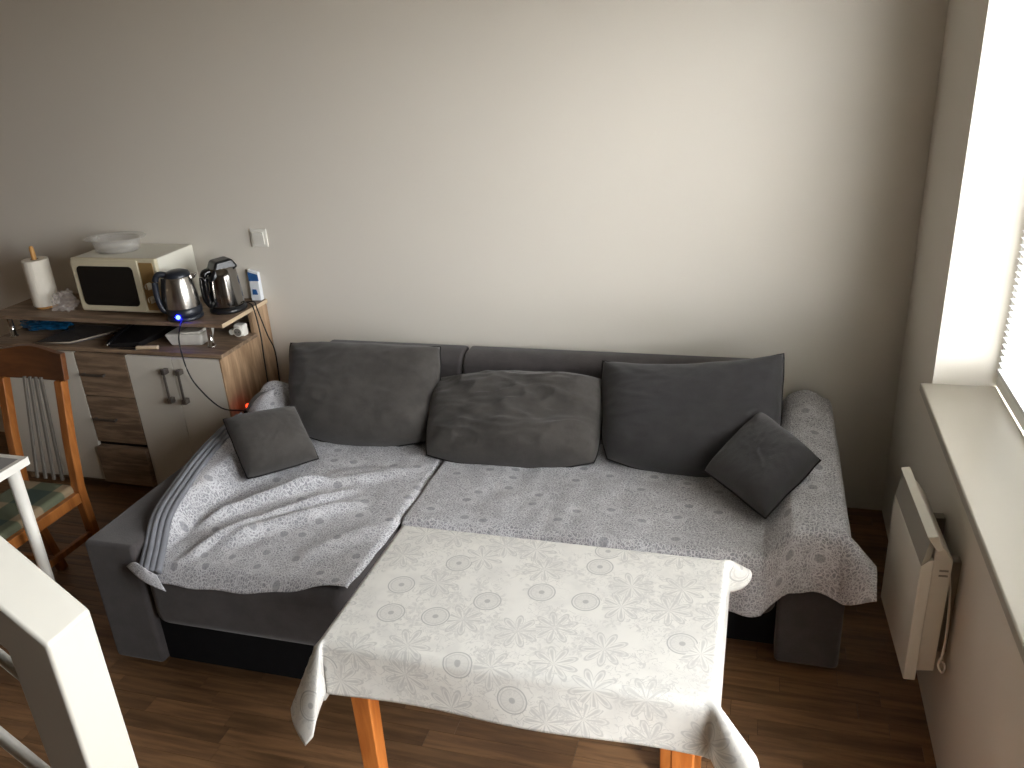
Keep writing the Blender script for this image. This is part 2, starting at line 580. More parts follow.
# ------------------------------------------------------------------ room shell
WX, WY, WL, WF, CH = 0.56, 3.39, -5.20, -3.80, 3.40
struct(obj('wall_back', box(WL - 0.15, WX + 0.45, WY, WY + 0.15, 0, CH), 'wall'))
struct(obj('wall_left', box(WL - 0.15, WL, WF, WY, 0, CH), 'wall_far'))
struct(obj('wall_front', box(WL - 0.15, WX + 0.45, WF - 0.15, WF, 0, CH), 'wall_far'))
struct(obj('ceiling', box(WL - 0.15, WX + 0.45, WF - 0.15, WY + 0.15, CH, CH + 0.12), 'ceiling'))
# right wall around the window opening
bm = bmesh.new()
TH = 0.34
box(WX, WX + TH, WIN_Y1, WY, 0, CH, bm=bm)
box(WX, WX + TH, WF, DOOR_Y0, 0, CH, bm=bm)
box(WX, WX + TH, DOOR_Y1, WIN_Y0, 0, CH, bm=bm)
box(WX, WX + TH, WIN_Y0, WIN_Y1, 0, WIN_Z0 - 0.035, bm=bm)
box(WX, WX + TH, DOOR_Y0, DOOR_Y1, 0, DOOR_Z0, bm=bm)
box(WX, WX + TH, WIN_Y0, WIN_Y1, WIN_Z1, CH, bm=bm)
box(WX, WX + TH, DOOR_Y0, DOOR_Y1, WIN_Z1, CH, bm=bm)
struct(obj('wall_right', bm, 'wall'))

floor = struct(obj('floor', box(WL - 0.15, WX + 0.45, WF - 0.15, WY + 0.15, -0.10, -0.003), 'subfloor'))

# floor strips
R_ = cam.matrix_world.to_3x3().transposed()
def to_px(p):
    c = R_ @ (Vector(p) - cam.location)
    return 512 + 840 * c.x / -c.z, 384 - 840 * c.y / -c.z
PW = 0.066
meshes = {}
rest = bmesh.new()
cands = []
row = 0
y = WF
while y < WY - 0.001:
    x = WL - random.random() * 0.4
    y1 = min(y + PW, WY)
    while x < WX:
        L = random.choice((0.30, 0.38, 0.46, 0.54))
        xa, xb = max(x, WL), min(x + L, WX)
        if xb - xa > 0.02:
            cx, cy = (xa + xb) / 2, (y + y1) / 2
            px, py = to_px((cx, cy, 0)) if cy > 0.5 else (-999, -999)
            vis = -20 < px < 1044 and 0 < py < 800
            under = (-2.1 < cx < 0.3 and cy > 2.45) or (-2.1 < cx < -1.2 and cy > 2.05) or (cx < -2.3 and cy > 3.0)
            if vis and not under:
                cands.append((xa, xb, y, y1))
            else:
                box(xa + 0.0006, xb - 0.0006, y + 0.0006, y1 - 0.0006, -0.003, 0, bm=rest)
        x += L
    y += PW
cands.sort(key=lambda c: -(c[3]) * 0 + hypot(c[0], c[2]))
for k, (xa, xb, ya, yb) in enumerate(cands):
    if k >= 298:
        box(xa + 0.0006, xb - 0.0006, ya + 0.0006, yb - 0.0006, -0.003, 0, bm=rest)
        continue
    key = (round(xb - xa, 4), round(yb - ya, 4))
    if key not in meshes:
        l, w = key
        b = box(-l / 2 + 0.0006, l / 2 - 0.0006, -w / 2 + 0.0006, w / 2 - 0.0006, -0.003, 0)
        me = bpy.data.meshes.new('plank')
        b.to_mesh(me); b.free()
        me.materials.append(M['plank'])
        meshes[key] = me
    o = bpy.data.objects.new('plank', meshes[key])
    COL.objects.link(o)
    o.location = ((xa + xb) / 2, (ya + yb) / 2, 0)
    o.parent = floor
o = obj('plank_field', rest, 'plank', floor)
o['kind'] = 'stuff'

# ------------------------------------------------------------------ window, sill, blind
win = thing('window_1', 'white framed window letting in daylight above the sill', 'window', (0.78, (WIN_Y0 + WIN_Y1) / 2, WIN_Z0))
win['kind'] = 'structure'
FX0, FX1 = 0.745, 0.815
fr = bmesh.new()
fw = 0.075
box(FX0, FX1, WIN_Y0, WIN_Y1, WIN_Z0, WIN_Z0 + fw, bm=fr)
box(FX0, FX1, WIN_Y0, WIN_Y1, WIN_Z1 - fw, WIN_Z1, bm=fr)
box(FX0, FX1, WIN_Y0, WIN_Y0 + fw, WIN_Z0 + fw, WIN_Z1 - fw, bm=fr)
box(FX0, FX1, WIN_Y1 - fw, WIN_Y1, WIN_Z0 + fw, WIN_Z1 - fw, bm=fr)
obj('window_frame', fr, 'pvc', win, bevel=0.004)
obj('pane', box(0.780, 0.784, WIN_Y0 + fw, WIN_Y1 - fw, WIN_Z0 + fw, WIN_Z1 - fw), 'glass', win)
bd = thing('added_door_1', 'white glazed door added out of view beside the window to let in daylight', 'door', (0.78, (DOOR_Y0 + DOOR_Y1) / 2, DOOR_Z0))  # invented opening out of view, shaped to bring low daylight from the right
bd['kind'] = 'structure'
fr = bmesh.new()
box(FX0, FX1, DOOR_Y0, DOOR_Y1, DOOR_Z0, DOOR_Z0 + 0.10, bm=fr)
box(FX0, FX1, DOOR_Y0, DOOR_Y1, WIN_Z1 - fw, WIN_Z1, bm=fr)
box(FX0, FX1, DOOR_Y0, DOOR_Y0 + fw, DOOR_Z0 + 0.10, WIN_Z1 - fw, bm=fr)
box(FX0, FX1, DOOR_Y1 - fw, DOOR_Y1, DOOR_Z0 + 0.10, WIN_Z1 - fw, bm=fr)
obj('door_frame', fr, 'pvc', bd, bevel=0.004)
obj('pane', box(0.780, 0.784, DOOR_Y0 + fw, DOOR_Y1 - fw, DOOR_Z0 + 0.10, WIN_Z1 - fw), 'glass', bd)
obj('door_handle', tube([(FX0, DOOR_Y1 - 0.04, 1.05), (FX0 - 0.045, DOOR_Y1 - 0.04, 1.05), (FX0 - 0.05, DOOR_Y1 - 0.16, 1.05)], 0.009, 10, smooth=False), 'pvc', bd, smooth=True)
# venetian blind lowered over the window
SL_P = 0.0205
def blind(label, ba, bb, SL_W, SL_H):
    bl = thing('venetian_blind', label, 'blind', (0.73, (ba + bb) / 2, WIN_Z1 - fw))
    obj('head_rail', box(0.717, 0.742, ba, bb, WIN_Z1 - fw - 0.03, WIN_Z1 - fw), 'blind', bl)
    slat_me = None
    z = WIN_Z0 + fw + 0.014
    while z < WIN_Z1 - fw - 0.045:
        if slat_me is None:
            x0, x1 = 0.719, 0.719 + SL_W
            s = obj('slat', hexa(((x0, ba, z + SL_H), (x1, ba, z), (x1, bb, z), (x0, bb, z + SL_H)),
                                 ((x0, ba, z + SL_H + .0007), (x1, ba, z + .0007), (x1, bb, z + .0007), (x0, bb, z + SL_H + .0007))), 'blind', bl)
            slat_me, z_first = s.data, z
        else:
            s = bpy.data.objects.new('slat', slat_me)
            COL.objects.link(s)
            s.parent = bl
            s.location = (0, 0, z - z_first)
        z += SL_P
    obj('bottom_rail', box(0.720, 0.740, ba, bb, WIN_Z0 + fw, WIN_Z0 + fw + 0.012), 'blind', bl)
    for yy in (ba + 0.10, bb - 0.03):
        obj('ladder_cord', box(0.7170, 0.7180, yy, yy + 0.002, WIN_Z0 + fw, WIN_Z1 - fw - 0.03), 'blind', bl)
blind('white venetian blind lowered over the window above the sill', WIN_Y0 + 0.080, WIN_Y1 - 0.080, 0.022, 0.0008)
sill = obj('window_sill', box(0.523, 0.745, WIN_Y0 - 0.04, WIN_Y1 - 0.002, WIN_Z0 - 0.03, WIN_Z0), 'sill', bevel=0.006, seg=3)
sill['kind'] = 'structure'

# ------------------------------------------------------------------ corner sofa
SX0, SXI, SXA, SX1 = -2.125, -1.925, 0.115, 0.315    # outer left, inner left arm, inner right arm, outer right
CHX = -1.165                                          # right edge of the chaise
SEAT = 0.42
sofa = thing('corner_sofa', 'charcoal grey corner sofa with a chaise, standing along the back wall', 'sofa', (-0.9, 2.7, 0))
obj('armrest', box(SX0, SXI, 1.865, 3.33, 0.02, 0.505), 'sofa', sofa, bevel=0.018, seg=4)
obj('armrest', box(SXA, SX1, 2.315, 3.33, 0.02, 0.505), 'sofa', sofa, bevel=0.018, seg=4)
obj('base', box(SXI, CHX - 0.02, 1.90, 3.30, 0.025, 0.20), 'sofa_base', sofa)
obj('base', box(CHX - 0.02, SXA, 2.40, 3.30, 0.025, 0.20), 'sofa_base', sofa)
obj('chaise_seat', box(SXI + 0.004, CHX, 1.862, 3.16, 0.185, SEAT), 'sofa', sofa, bevel=0.055, seg=6)
obj('seat', box(CHX + 0.004, SXA - 0.004, 2.315, 3.16, 0.185, SEAT), 'sofa', sofa, bevel=0.05, seg=6)
def back_section(xa, xb):
    prof = [(3.335, 0.20), (3.335, 0.70), (3.24, 0.70), (3.195, 0.665), (3.165, 0.42), (3.165, 0.20)]
    return prism(prof, 'x', xa, xb)
obj('backrest', back_section(SXI + 0.005, -1.232), 'sofa', sofa, bevel=0.018, seg=3)
obj('backrest', back_section(-1.226, 0.105), 'sofa', sofa, bevel=0.018, seg=3)
for fx, fy in ((-2.03, 1.93), (-2.03, 3.25), (-1.25, 1.97), (0.21, 2.38), (0.21, 3.25), (-1.1, 3.25)):
    obj('foot', lathe([(0, 0), (0.024, 0), (0.028, 0.026), (0, 0.026)], (fx, fy, 0), 12), 'black', sofa)

# ------------------------------------------------------------------ throws
def nz(x, y, z=0.0):
    return noise.noise(Vector((x, y, z)))

def ridge(x, y, a, b, w, h):
    ax, ay = a; bx, by = b
    dx, dy = bx - ax, by - ay
    L = hypot(dx, dy)
    t = ((x - ax) * dx + (y - ay) * dy) / (L * L)
    d = ((x - ax) * dy - (y - ay) * dx) / L
    d += 0.02 * sin(t * 5.0)
    e = ss(-0.05, 0.25, t) * (1 - ss(0.75, 1.05, t))
    return h * e * math.exp(-(d / w) ** 2)

RIDGES = [((-1.80, 1.90), (-1.42, 2.48), 0.022, 0.034), ((-1.72, 1.98), (-1.35, 2.40), 0.035, 0.034),
          ((-1.86, 2.08), (-1.55, 2.52), 0.022, 0.036), ((-1.80, 2.28), (-1.30, 2.62), 0.030, 0.024),
          ((-1.93, 2.20), (-1.80, 2.55), 0.028, 0.018), ((-1.60, 2.50), (-1.22, 2.66), 0.028, 0.012),
          ((-1.42, 1.95), (-1.20, 2.28), 0.040, 0.010)]
LEFT = [(0, -1.862, 1.852), (0.12, -1.875, 1.95), (0.35, -1.985, 2.20), (0.65, -2.075, 2.58), (0.82, -2.09, 2.78), (1, -2.07, 3.02)]
RIGHT = [(0, -1.175, 1.905), (0.08, -1.168, 1.97), (1, -1.150, 3.02)]

def throw_left(u, v):
    lx, ly = poly(LEFT, v)
    rx, ry = poly(RIGHT, v)
    x, y = lx + (rx - lx) * u, ly + (ry - ly) * u
    if v < 0.1:
        y += (1 - v / 0.1) * (0.004 * sin(u * 9.0) + 0.002 * sin(u * 23.0)) - (1 - v / 0.1) * 0.012 * ss(0.0, 0.25, u) * (1 - ss(0.7, 1, u))
    seat = SEAT + 0.014
    z = seat + (0.515 - seat) * (1 - ss(-1.96, -1.86, x))
    z -= 0.055 * (1 - ss(1.845, 1.915, y)) * ss(-1.97, -1.87, x)
    z -= 0.02 * ss(-1.185, -1.155, x)
    for r in RIDGES:
        z += ridge(x, y, *r)
    z += 0.10 * math.exp(-(((x + 2.03) / 0.12) ** 2 + ((y - 2.97) / 0.10) ** 2))
    m = ss(1.87, 1.98, y)
    z += m * (0.006 * nz(x * 7, y * 7) + 0.004 * nz(x * 16, y * 16, 3.0) + 0.005)
    return (x, y, z)

tl = thing('patterned_throw', 'grey and white paisley throw crumpled over the chaise, with its slate edge gathered in folds', 'throw', (-1.5, 2.4, 0.44))
o = obj('spread', grid(throw_left, 110, 150, lambda u, v: (u * 0.85 + 0.03 * v, v * 1.2)), 'throw', tl, smooth=True, solid=0.004)
# gathered folds of the hem along the arm, showing the plain reverse
FOLD = [(-1.862, 1.848, 0.432), (-1.882, 1.90, 0.468), (-1.925, 2.02, 0.528), (-1.985, 2.20, 0.532), (-2.045, 2.42, 0.534), (-2.085, 2.64, 0.534), (-2.098, 2.80, 0.535)]
for k in range(4):
    off = 0.0145 * (k - 1.5)
    pts = [(p[0] + off * 1.15, p[1] + 0.006 * k - 0.01 * (i == 0), p[2] + 0.005 * (k % 2) - 0.010 * (k == 3)) for i, p in enumerate(FOLD)]
    obj('fold', tube(pts, [0.0125, 0.006], 10, flat=1.15), 'throw_back', tl, smooth=True)
# loose patterned corner hanging at the front of the arm
def tip(u, v):
    a = Vector((-1.865, 1.838, 0.45)).lerp(Vector((-1.83, 1.84, 0.43)), u)
    b = Vector((-1.945, 1.846, 0.445)).lerp(Vector((-1.80, 1.832, 0.375)), u)
    p = a.lerp(b, v)
    p.y -= 0.014 * sin(pi * u) * v
    p.z += 0.02 * (1 - u) * sin(pi * v)
    return p
obj('loose_corner', grid(tip, 14, 14, lambda u, v: (u * 0.15, v * 0.12 + 0.5)), 'throw', tl, smooth=True, solid=0.003)
# bunched end on the arm, behind the small cushion
def bunch(u, v):
    a = 2 * pi * u
    b = pi * 0.5 * v
    r = 1 + 0.08 * sin(3 * a + 1) + 0.06 * nz(3 * cos(a), 3 * sin(a), v * 2)
    return (-2.035 + 0.105 * r * cos(a) * cos(b) + 0.03 * sin(b), 2.93 + 0.115 * r * sin(a) * cos(b), 0.505 + 0.088 * sin(b) * (1 + 0.14 * sin(2 * a)))
obj('bunched_end', grid(bunch, 36, 14, lambda u, v: (u * 0.7, v * 0.25)), 'throw', tl, smooth=True, solid=0.004)
def bunch_rim(u, v):
    a = pi * (0.35 + 0.95 * u)
    b = pi * 0.5 * (0.10 + 0.84 * v)
    return (-2.042 + 0.113 * cos(a) * cos(b) + 0.025 * sin(b), 2.945 + 0.118 * sin(a) * cos(b), 0.508 + 0.094 * sin(b))
obj('reverse_fold', grid(bunch_rim, 30, 12), 'throw_back', tl, smooth=True, solid=0.004)

# right throw: across the seat, up and over the right arm, hanging at front and side
UPROF = [(0, -1.155, 0.432), (1.16, 0.005, 0.432), (1.22, 0.062, 0.440), (1.29, 0.105, 0.490), (1.345, 0.140, 0.530), (1.42, 0.205, 0.545), (1.49, 0.275, 0.538)]
USEP, UMAX = 1.49, 1.61
VSEP, VMAX = 0.86, 1.075
def throw_right(u, v):
    su = u * UMAX
    back = 2.96 + 0.36 * ss(1.15, 1.32, su)
    sv = v * VMAX
    du, dv = max(0, su - USEP), max(0, sv - VSEP)
    x, z = poly(UPROF, min(su, USEP))
    k = min(sv, VSEP) / VSEP
    y = back + (2.318 - back) * k
    z += ss(1.15, 1.3, su) * ss(2.95, 3.15, y) * (0.024 - 0.034 * ((x - 0.20) / 0.09) ** 2)
    if su > 1.32:
        z = max(z, 0.516)
    # crumples
    w = 0.006 * nz(x * 6, y * 6, 5.0) + 0.005 * nz(x * 15, y * 12, 8.0) + 0.008 * abs(nz(x * 4 + y * 2, y * 3, 2.0))
    z += max(0, w + 0.004)
    if du > 0 or dv > 0:
        if du > 0 and dv > 0:
            r = hypot(du, dv) * (1 - 0.22 * sin(2 * atan2(dv, du)))
            ph = atan2(dv, du)
            t = radians(8) + radians(50) * sin(2 * ph) ** 0.8
            az = radians(8) + (ph / (pi / 2)) * radians(74)
            x += 0.03 * ss(0, .03, r) * cos(az) + r * sin(t) * cos(az)
            y -= 0.03 * ss(0, .03, r) * sin(az) + r * sin(t) * sin(az)
            z -= r * cos(t) * 0.98
        elif du > 0:
            x += 0.045 * (1 - math.exp(-du / 0.03)) + 0.012 * du * sin(y * 9)
            z -= max(0, du - 0.018) + 0.3 * min(du, 0.018)
        else:
            fold = 0.016 * sin(x * 21 + 1.0) + 0.010 * sin(x * 47)
            y -= 0.045 * (1 - math.exp(-dv / 0.025)) + ss(0.02, 0.2, dv) * fold * 0.8 + 0.01 * ss(0.05, 0.2, dv)
            z -= max(0, dv - 0.016) + 0.3 * min(dv, 0.016)
            z += 0.016 * math.exp(-((x - 0.05) / 0.10) ** 2) * ss(0.05, 0.2, dv)
    return (x, y, z)
tr = obj('patterned_throw', grid(throw_right, 190, 120, lambda u, v: (u * UMAX, v * VMAX + 2.0)), 'throw', None, smooth=True, solid=0.004)
tag(tr, 'grey and white paisley throw spread over the main seat and hanging over the right arm', 'throw')

# ------------------------------------------------------------------ cushions
def cushion(name, label, BL, BR, TR, TL, t, m, seed, sag=0.35, pinch=0.012, belly=0.07, dip=0.0, rb=0.30, rt=0.14, wr=0.014, n=56, back=0.40):
    BL, BR, TR, TL = map(Vector, (BL, BR, TR, TL))
    N = ((BR - BL).cross(TL - BL)).normalized()
    c = (BL + BR + TR + TL) / 4
    th = thing(name, label, 'cushion', tuple(c))
    def surf(u, v, side):
        a, b = 2 * u - 1, 2 * v - 1
        k = rb + (rt - rb) * v
        ka = a * sqrt(1 - k * b * b * 0.5)             # soft, rounded corners
        kb = b * sqrt(1 - k * a * a * 0.5)
        uu = 0.5 + 0.5 * ka * (1 - pinch * (1 - b * b))
        vv = 0.5 + 0.5 * kb * (1 - pinch * (1 - a * a))
        vv -= belly * (1 - a * a) * (1 - v) ** 2 + dip * (1 - a * a) * v * v
        edge = max(abs(a), abs(b)) ** 6
        uu += edge * 0.010 * nz(b * 2.3, a * 2.3, seed + 5)
        vv += edge * 0.016 * nz(a * 2.3, b * 2.3, seed + 9)
        p = (BL.lerp(BR, uu)).lerp(TL.lerp(TR, uu), vv)
        e = max(0, (1 - a ** 4) * (1 - b ** 4)) ** 0.5
        h = t * e * (1 + sag * (0.5 - v) * 1.2)
        w1 = nz(a * 1.5 + seed, b * 1.9, seed)
        w2 = 0.5 - abs(nz(a * 2.6 + b * 1.3 + seed, b * 3.4 - a, seed * 2.1)) * 2.2
        w3 = nz(a * 6 + seed, b * 9, seed * 1.3)
        # creases running in from the corners
        cr = 0.0
        for ca, cb in ((-1, -1), (1, -1), (1, 1), (-1, 1)):
            da, db = a - ca, b - cb
            r = hypot(da, db)
            cr += math.exp(-(r / 0.55) ** 2) * sin(7.0 * atan2(abs(db), abs(da)) + seed + ca * 2 + cb) * min(1, r * 3)
        wv = wr * e * (0.9 * w1 + 0.55 * max(0, w2) + 0.22 * w3 + 0.45 * cr)
        if side > 0:
            return p + N * (h * (1 - back) + wv)
        return p - N * h * back
    bm = bmesh.new()
    ids = {}
    def vert(i, j, side):
        edge = i in (0, n) or j in (0, n)
        key = (i, j, 0 if edge else side)
        if key not in ids:
            ids[key] = bm.verts.new(surf(i / n, j / n, side))
        return ids[key]
    for side in (1, -1):
        for j in range(n):
            for i in range(n):
                bm.faces.new([vert(*q, side) for q in ((i, j), (i + 1, j), (i + 1, j + 1), (i, j + 1))])
    obj('cover', bm, m, th, smooth=True)
    loop = [(i / 28, 0) for i in range(28)] + [(1, i / 28) for i in range(28)] + [(1 - i / 28, 1) for i in range(28)] + [(0, 1 - i / 28) for i in range(29)]
    obj('piping', tube([surf(u, v, 1) for u, v in loop], 0.0036, 6, smooth=False), 'piping', th, smooth=True)
    return th

cushion('large_cushion', 'large dark grey velour cushion at the left end of the sofa back', (-1.875, 2.80, 0.452), (-1.235, 2.83, 0.452), (-1.270, 3.12, 0.770), (-2.02, 3.12, 0.762), 0.20, 'cushion', 1.3, dip=0.01)
cushion('large_cushion', 'large creased dark grey cushion in the middle, slumped lower than its neighbours', (-1.255, 2.72, 0.445), (-0.535, 2.77, 0.445), (-0.570, 3.06, 0.692), (-1.30, 3.06, 0.650), 0.20, 'cushion', 4.7, wr=0.034, dip=-0.03)
cushion('large_cushion', 'large charcoal cushion with one raised corner at the right end of the sofa back', (-0.545, 2.80, 0.445), (0.10, 2.80, 0.455), (0.118, 3.10, 0.818), (-0.600, 3.12, 0.740), 0.20, 'cushion_dark', 8.2, dip=0.085, rt=0.11)
cushion('small_cushion', 'small square dark grey cushion on the chaise, leaning at the left arm', (-1.832, 2.392, 0.476), (-1.628, 2.593, 0.476), (-1.760, 2.690, 0.655), (-1.995, 2.53, 0.655), 0.13, 'cushion', 2.4, pinch=0.03, belly=0.02, rb=0.10, rt=0.10, wr=0.006)
cushion('small_cushion', 'small square charcoal cushion standing on its corner against the right arm', (0.062, 2.452, 0.482), (0.236, 2.653, 0.607), (0.028, 2.892, 0.668), (-0.154, 2.645, 0.535), 0.13, 'cushion_dark', 6.1, pinch=0.03, belly=0.0, rb=0.10, rt=0.10, wr=0.006)

# ------------------------------------------------------------------ dining table and cloth
TX0, TX1, TY0, TY1, TZ = -0.925, -0.048, 1.362, 1.845, 0.72
tab = thing('dining_table', 'small dining table with orange beech legs under the white cloth', 'table', ((TX0 + TX1) / 2, (TY0 + TY1) / 2, 0))
obj('table_top', box(TX0, TX1, TY0, TY1, TZ - 0.025, TZ - 0.003), 'table_wood', tab, bevel=0.004)
ap = bmesh.new()
obj('apron', box(TX0 + 0.08, TX1 - 0.08, TY0 + 0.03, TY0 + 0.05, TZ - 0.10, TZ - 0.025), 'table_wood', tab)
obj('apron', box(TX0 + 0.08, TX1 - 0.08, TY1 - 0.05, TY1 - 0.03, TZ - 0.10, TZ - 0.025), 'table_wood', tab)
obj('apron', box(TX0 + 0.04, TX0 + 0.06, TY0 + 0.06, TY1 - 0.06, TZ - 0.10, TZ - 0.025), 'table_wood', tab)
obj('apron', box(TX1 - 0.06, TX1 - 0.04, TY0 + 0.06, TY1 - 0.06, TZ - 0.10, TZ - 0.025), 'table_wood', tab)
for lx, ly in ((TX0 + 0.055, TY0 + 0.045), (TX1 - 0.055, TY0 + 0.045), (TX1 - 0.055, TY1 - 0.045), (TX1 - 0.125, TY1 - 0.045)):
    if True:
        a, b = 0.026, 0.021
        obj('leg', hexa([(lx - b, ly - b, 0), (lx + b, ly - b, 0), (lx + b, ly + b, 0), (lx - b, ly + b, 0)],
                        [(lx - a, ly - a, TZ - 0.025), (lx + a, ly - a, TZ - 0.025), (lx + a, ly + a, TZ - 0.025), (lx - a, ly + a, TZ - 0.025)]), 'table_wood', tab, bevel=0.004)

HL, HR, HF, HB = 0.20, 0.105, 0.145, 0.100        # overhang left, right, front, back
CW, CD = TX1 - TX0, TY1 - TY0
def drape(u, v):
    a = -HL + u * (CW + HL + HR)
    b = -HF + v * (CD + HF + HB)
    dx = a if a < 0 else max(0, a - CW)
    dy = b if b < 0 else max(0, b - CD)
    x = TX0 + min(max(a, 0), CW)
    y = TY0 + min(max(b, 0), CD)
    z = TZ + 0.001
    sx, sy = (1 if dx > 0 else -1), (1 if dy > 0 else -1)
    ax, ay = abs(dx), abs(dy)
    R = 0.012
    if ax > 0 and ay > 0:
        r = hypot(ax, ay)
        ph = atan2(ay, ax)
        if sx < 0 and sy < 0:
            tm = 16
        elif sx > 0:
            tm = 58 if sy < 0 else 46
            if sy > 0:
                r = min(r, 0.108)
        else:
            tm = 8
        t = radians(4) + radians(tm) * sin(2 * ph) ** 0.9
        az = radians(14) + (ph / (pi / 2)) * radians(62)
        if sx < 0 and sy < 0:
            q = ph / (pi / 2)
            az = radians(90) * min(1, (q / 0.45) ** 0.9)
            t = radians(5) + radians(21) * ss(0, 0.14, q) * (1 - ss(0.42, 1, q))
        o_ = R * ss(0, 0.02, r)
        x += sx * (o_ * cos(az) + r * sin(t) * cos(az))
        y += sy * (o_ * sin(az) + r * sin(t) * sin(az))
        z -= max(0, r - 0.008) * cos(t)
    elif ax > 0:
        x += sx * (R * ss(0, 0.02, ax) + 0.07 * ax)
        z -= max(0, ax - 0.008)
    elif ay > 0:
        y += sy * (R * ss(0, 0.025, ay) + 0.10 * ay + 0.006 * sin(x * 11) * ss(0.02, 0.1, ay))
        z -= max(0, ay - 0.008)
    else:
        z += 0.0012 * (nz(x * 5, y * 5) + 1) * ss(0, 0.05, min(a, CW - a, b, CD - b))
    return (x, y, z)
tc = obj('tablecloth', grid(drape, 150, 110, lambda u, v: (u * (CW + HL + HR), v * (CD + HF + HB))), 'cloth', None, smooth=True, solid=0.0012)
tag(tc, 'white oilcloth with pale grey flower print draped over the dining table', 'tablecloth')

# ------------------------------------------------------------------ wall heater
ht = thing('wall_heater', 'small white electric panel heater on the right wall below the sill', 'heater', (0.50, 2.230, 0.258), radians(3.0))
def hb(*a, **k):
    return box(*a, **k)
Y0, Y1 = -0.185, 0.190
# profile in (x, z) relative to the base
obj('front_panel', prism([(-0.062, 0.0), (-0.030, 0.0), (-0.030, 0.40), (-0.040, 0.40), (-0.062, 0.375)], 'y', Y0, Y1), 'heater', ht, bevel=0.004, local=True)
obj('casing', prism([(-0.030, 0.025), (0.016, 0.03), (0.018, 0.395), (-0.006, 0.43), (-0.030, 0.43)], 'y', Y0 + 0.012, Y1 - 0.004), 'heater', ht, bevel=0.003, local=True)
obj('top_cap', prism([(-0.056, 0.470), (-0.030, 0.475), (-0.012, 0.435), (-0.028, 0.425), (-0.036, 0.44)], 'y', Y0 - 0.001, Y1), 'heater', ht, bevel=0.003, local=True)
g = obj('grille', prism([(-0.060, 0.378), (-0.046, 0.462), (-0.034, 0.455), (-0.042, 0.385)], 'y', Y0 + 0.003, Y1 - 0.003), 'heater_grille', ht, local=True)
for yy in (-0.11, 0.11):
    obj('wall_bracket', box(0.015, 0.062, yy - 0.015, yy + 0.015, 0.06, 0.36), 'heater_grille', ht, local=True)
for k in range(2):
    obj('side_vent', box(-0.012, 0.010, Y0 + 0.0105, Y0 + 0.0125, 0.36 - 0.016 * k, 0.365 - 0.016 * k), 'heater_grille', ht, local=True)
obj('power_cord', tube([(0.020, Y0 + 0.05, 0.36), (0.030, Y0 + 0.03, 0.26), (0.034, Y0 + 0.02, 0.16), (0.030, Y0 + 0.01, 0.09), (0.022, Y0 + 0.005, 0.06),
                        (0.030, Y0 - 0.008, 0.045), (0.038, Y0 - 0.004, 0.06), (0.030, Y0 + 0.004, 0.075)], 0.0038, 8), 'white_plastic', ht, smooth=True, local=True)

# ------------------------------------------------------------------ wall switch
sw = thing('wall_switch', 'white square light switch on the back wall above the kettles', 'switch', (-2.25, WY, 1.165))
obj('plate', box(-2.293, -2.207, WY - 0.009, WY, 1.123, 1.208), 'white_plastic', sw, bevel=0.003)
obj('rocker', hexa([(-2.279, WY - 0.013, 1.137), (-2.221, WY - 0.013, 1.137), (-2.221, WY - 0.009, 1.137), (-2.279, WY - 0.009, 1.137)],
                   [(-2.279, WY - 0.017, 1.194), (-2.221, WY - 0.017, 1.194), (-2.221, WY - 0.009, 1.194), (-2.279, WY - 0.009, 1.194)]), 'white_plastic', sw, bevel=0.0015)

# ------------------------------------------------------------------ sideboard
BX0, BX1, BY0, BY1, BZ = -3.575, -2.262, 2.957, 3.385, 0.745
sb = thing('sideboard', 'oak and white sideboard with drawers between double doors and a raised shelf on top', 'sideboard', ((BX0 + BX1) / 2, 3.17, 0))
obj('side_panel', box(BX1 - 0.007, BX1, BY0 - 0.016, 3.245, 0, BZ - 0.018), 'oak_side', sb)
obj('rear_side_panel', box(BX1 - 0.030, BX1 - 0.012, 3.247, BY1, 0, 0.849), 'oak_side', sb)
obj('side_panel', box(BX0, BX0 + 0.018, BY0 + 0.002, BY1, 0, BZ - 0.018), 'oak_side', sb)
obj('carcass', box(BX0 + 0.02, BX1 - 0.035, BY0 + 0.02, BY1, 0.03, BZ - 0.018), 'dark_gap', sb)
obj('plinth', box(BX0 + 0.02, BX1 - 0.02, BY0 + 0.03, BY0 + 0.045, 0, 0.045), 'oak', sb)
obj('worktop', box(BX0 - 0.004, BX1 + 0.003, BY0 - 0.004, 3.245, BZ - 0.018, BZ), 'oak', sb, bevel=0.0015)
obj('back_strip', box(BX0, BX1 - 0.031, 3.247, BY1, BZ - 0.018, BZ), 'oak', sb)
shelf = obj('raised_shelf', box(BX0 - 0.004, BX1 - 0.006, 3.010, BY1, 0.850, 0.868), 'oak', sb, bevel=0.0015)
obj('edge_strip', box(BX1 - 0.006, BX1 - 0.004, 3.010, BY1, 0.850, 0.868), 'oak_edge', shelf)
for px_ in (-2.372, -3.50):
    obj('shelf_post', lathe([(0, 0), (0.019, 0), (0.019, 0.006), (0.0125, 0.007), (0.0125, 0.098), (0.019, 0.099), (0.019, 0.105), (0, 0.105)], (px_, 3.05, BZ), 20), 'chrome', sb, smooth=True)
def door(xa, xb, hside):
    d = obj('door', box(xa, xb, BY0 - 0.016, BY0 + 0.002, 0.045, BZ - 0.022), 'white_board', sb, bevel=0.0015)
    if hside:
        hx = hside
        b = bmesh.new()
        y_ = BY0 - 0.016
        box(hx - 0.005, hx + 0.005, y_ - 0.030, y_ - 0.022, 0.515, 0.665, bm=b)
        for zz in (0.508, 0.650):
            box(hx - 0.011, hx + 0.011, y_ - 0.032, y_, zz, zz + 0.024, bm=b)
        obj('handle', b, 'grip', d, bevel=0.002)
door(-2.769, -2.522, -2.556)
door(-2.518, -2.270, -2.478)
door(-3.318, -3.060, None)
door(-3.570, -3.322, None)
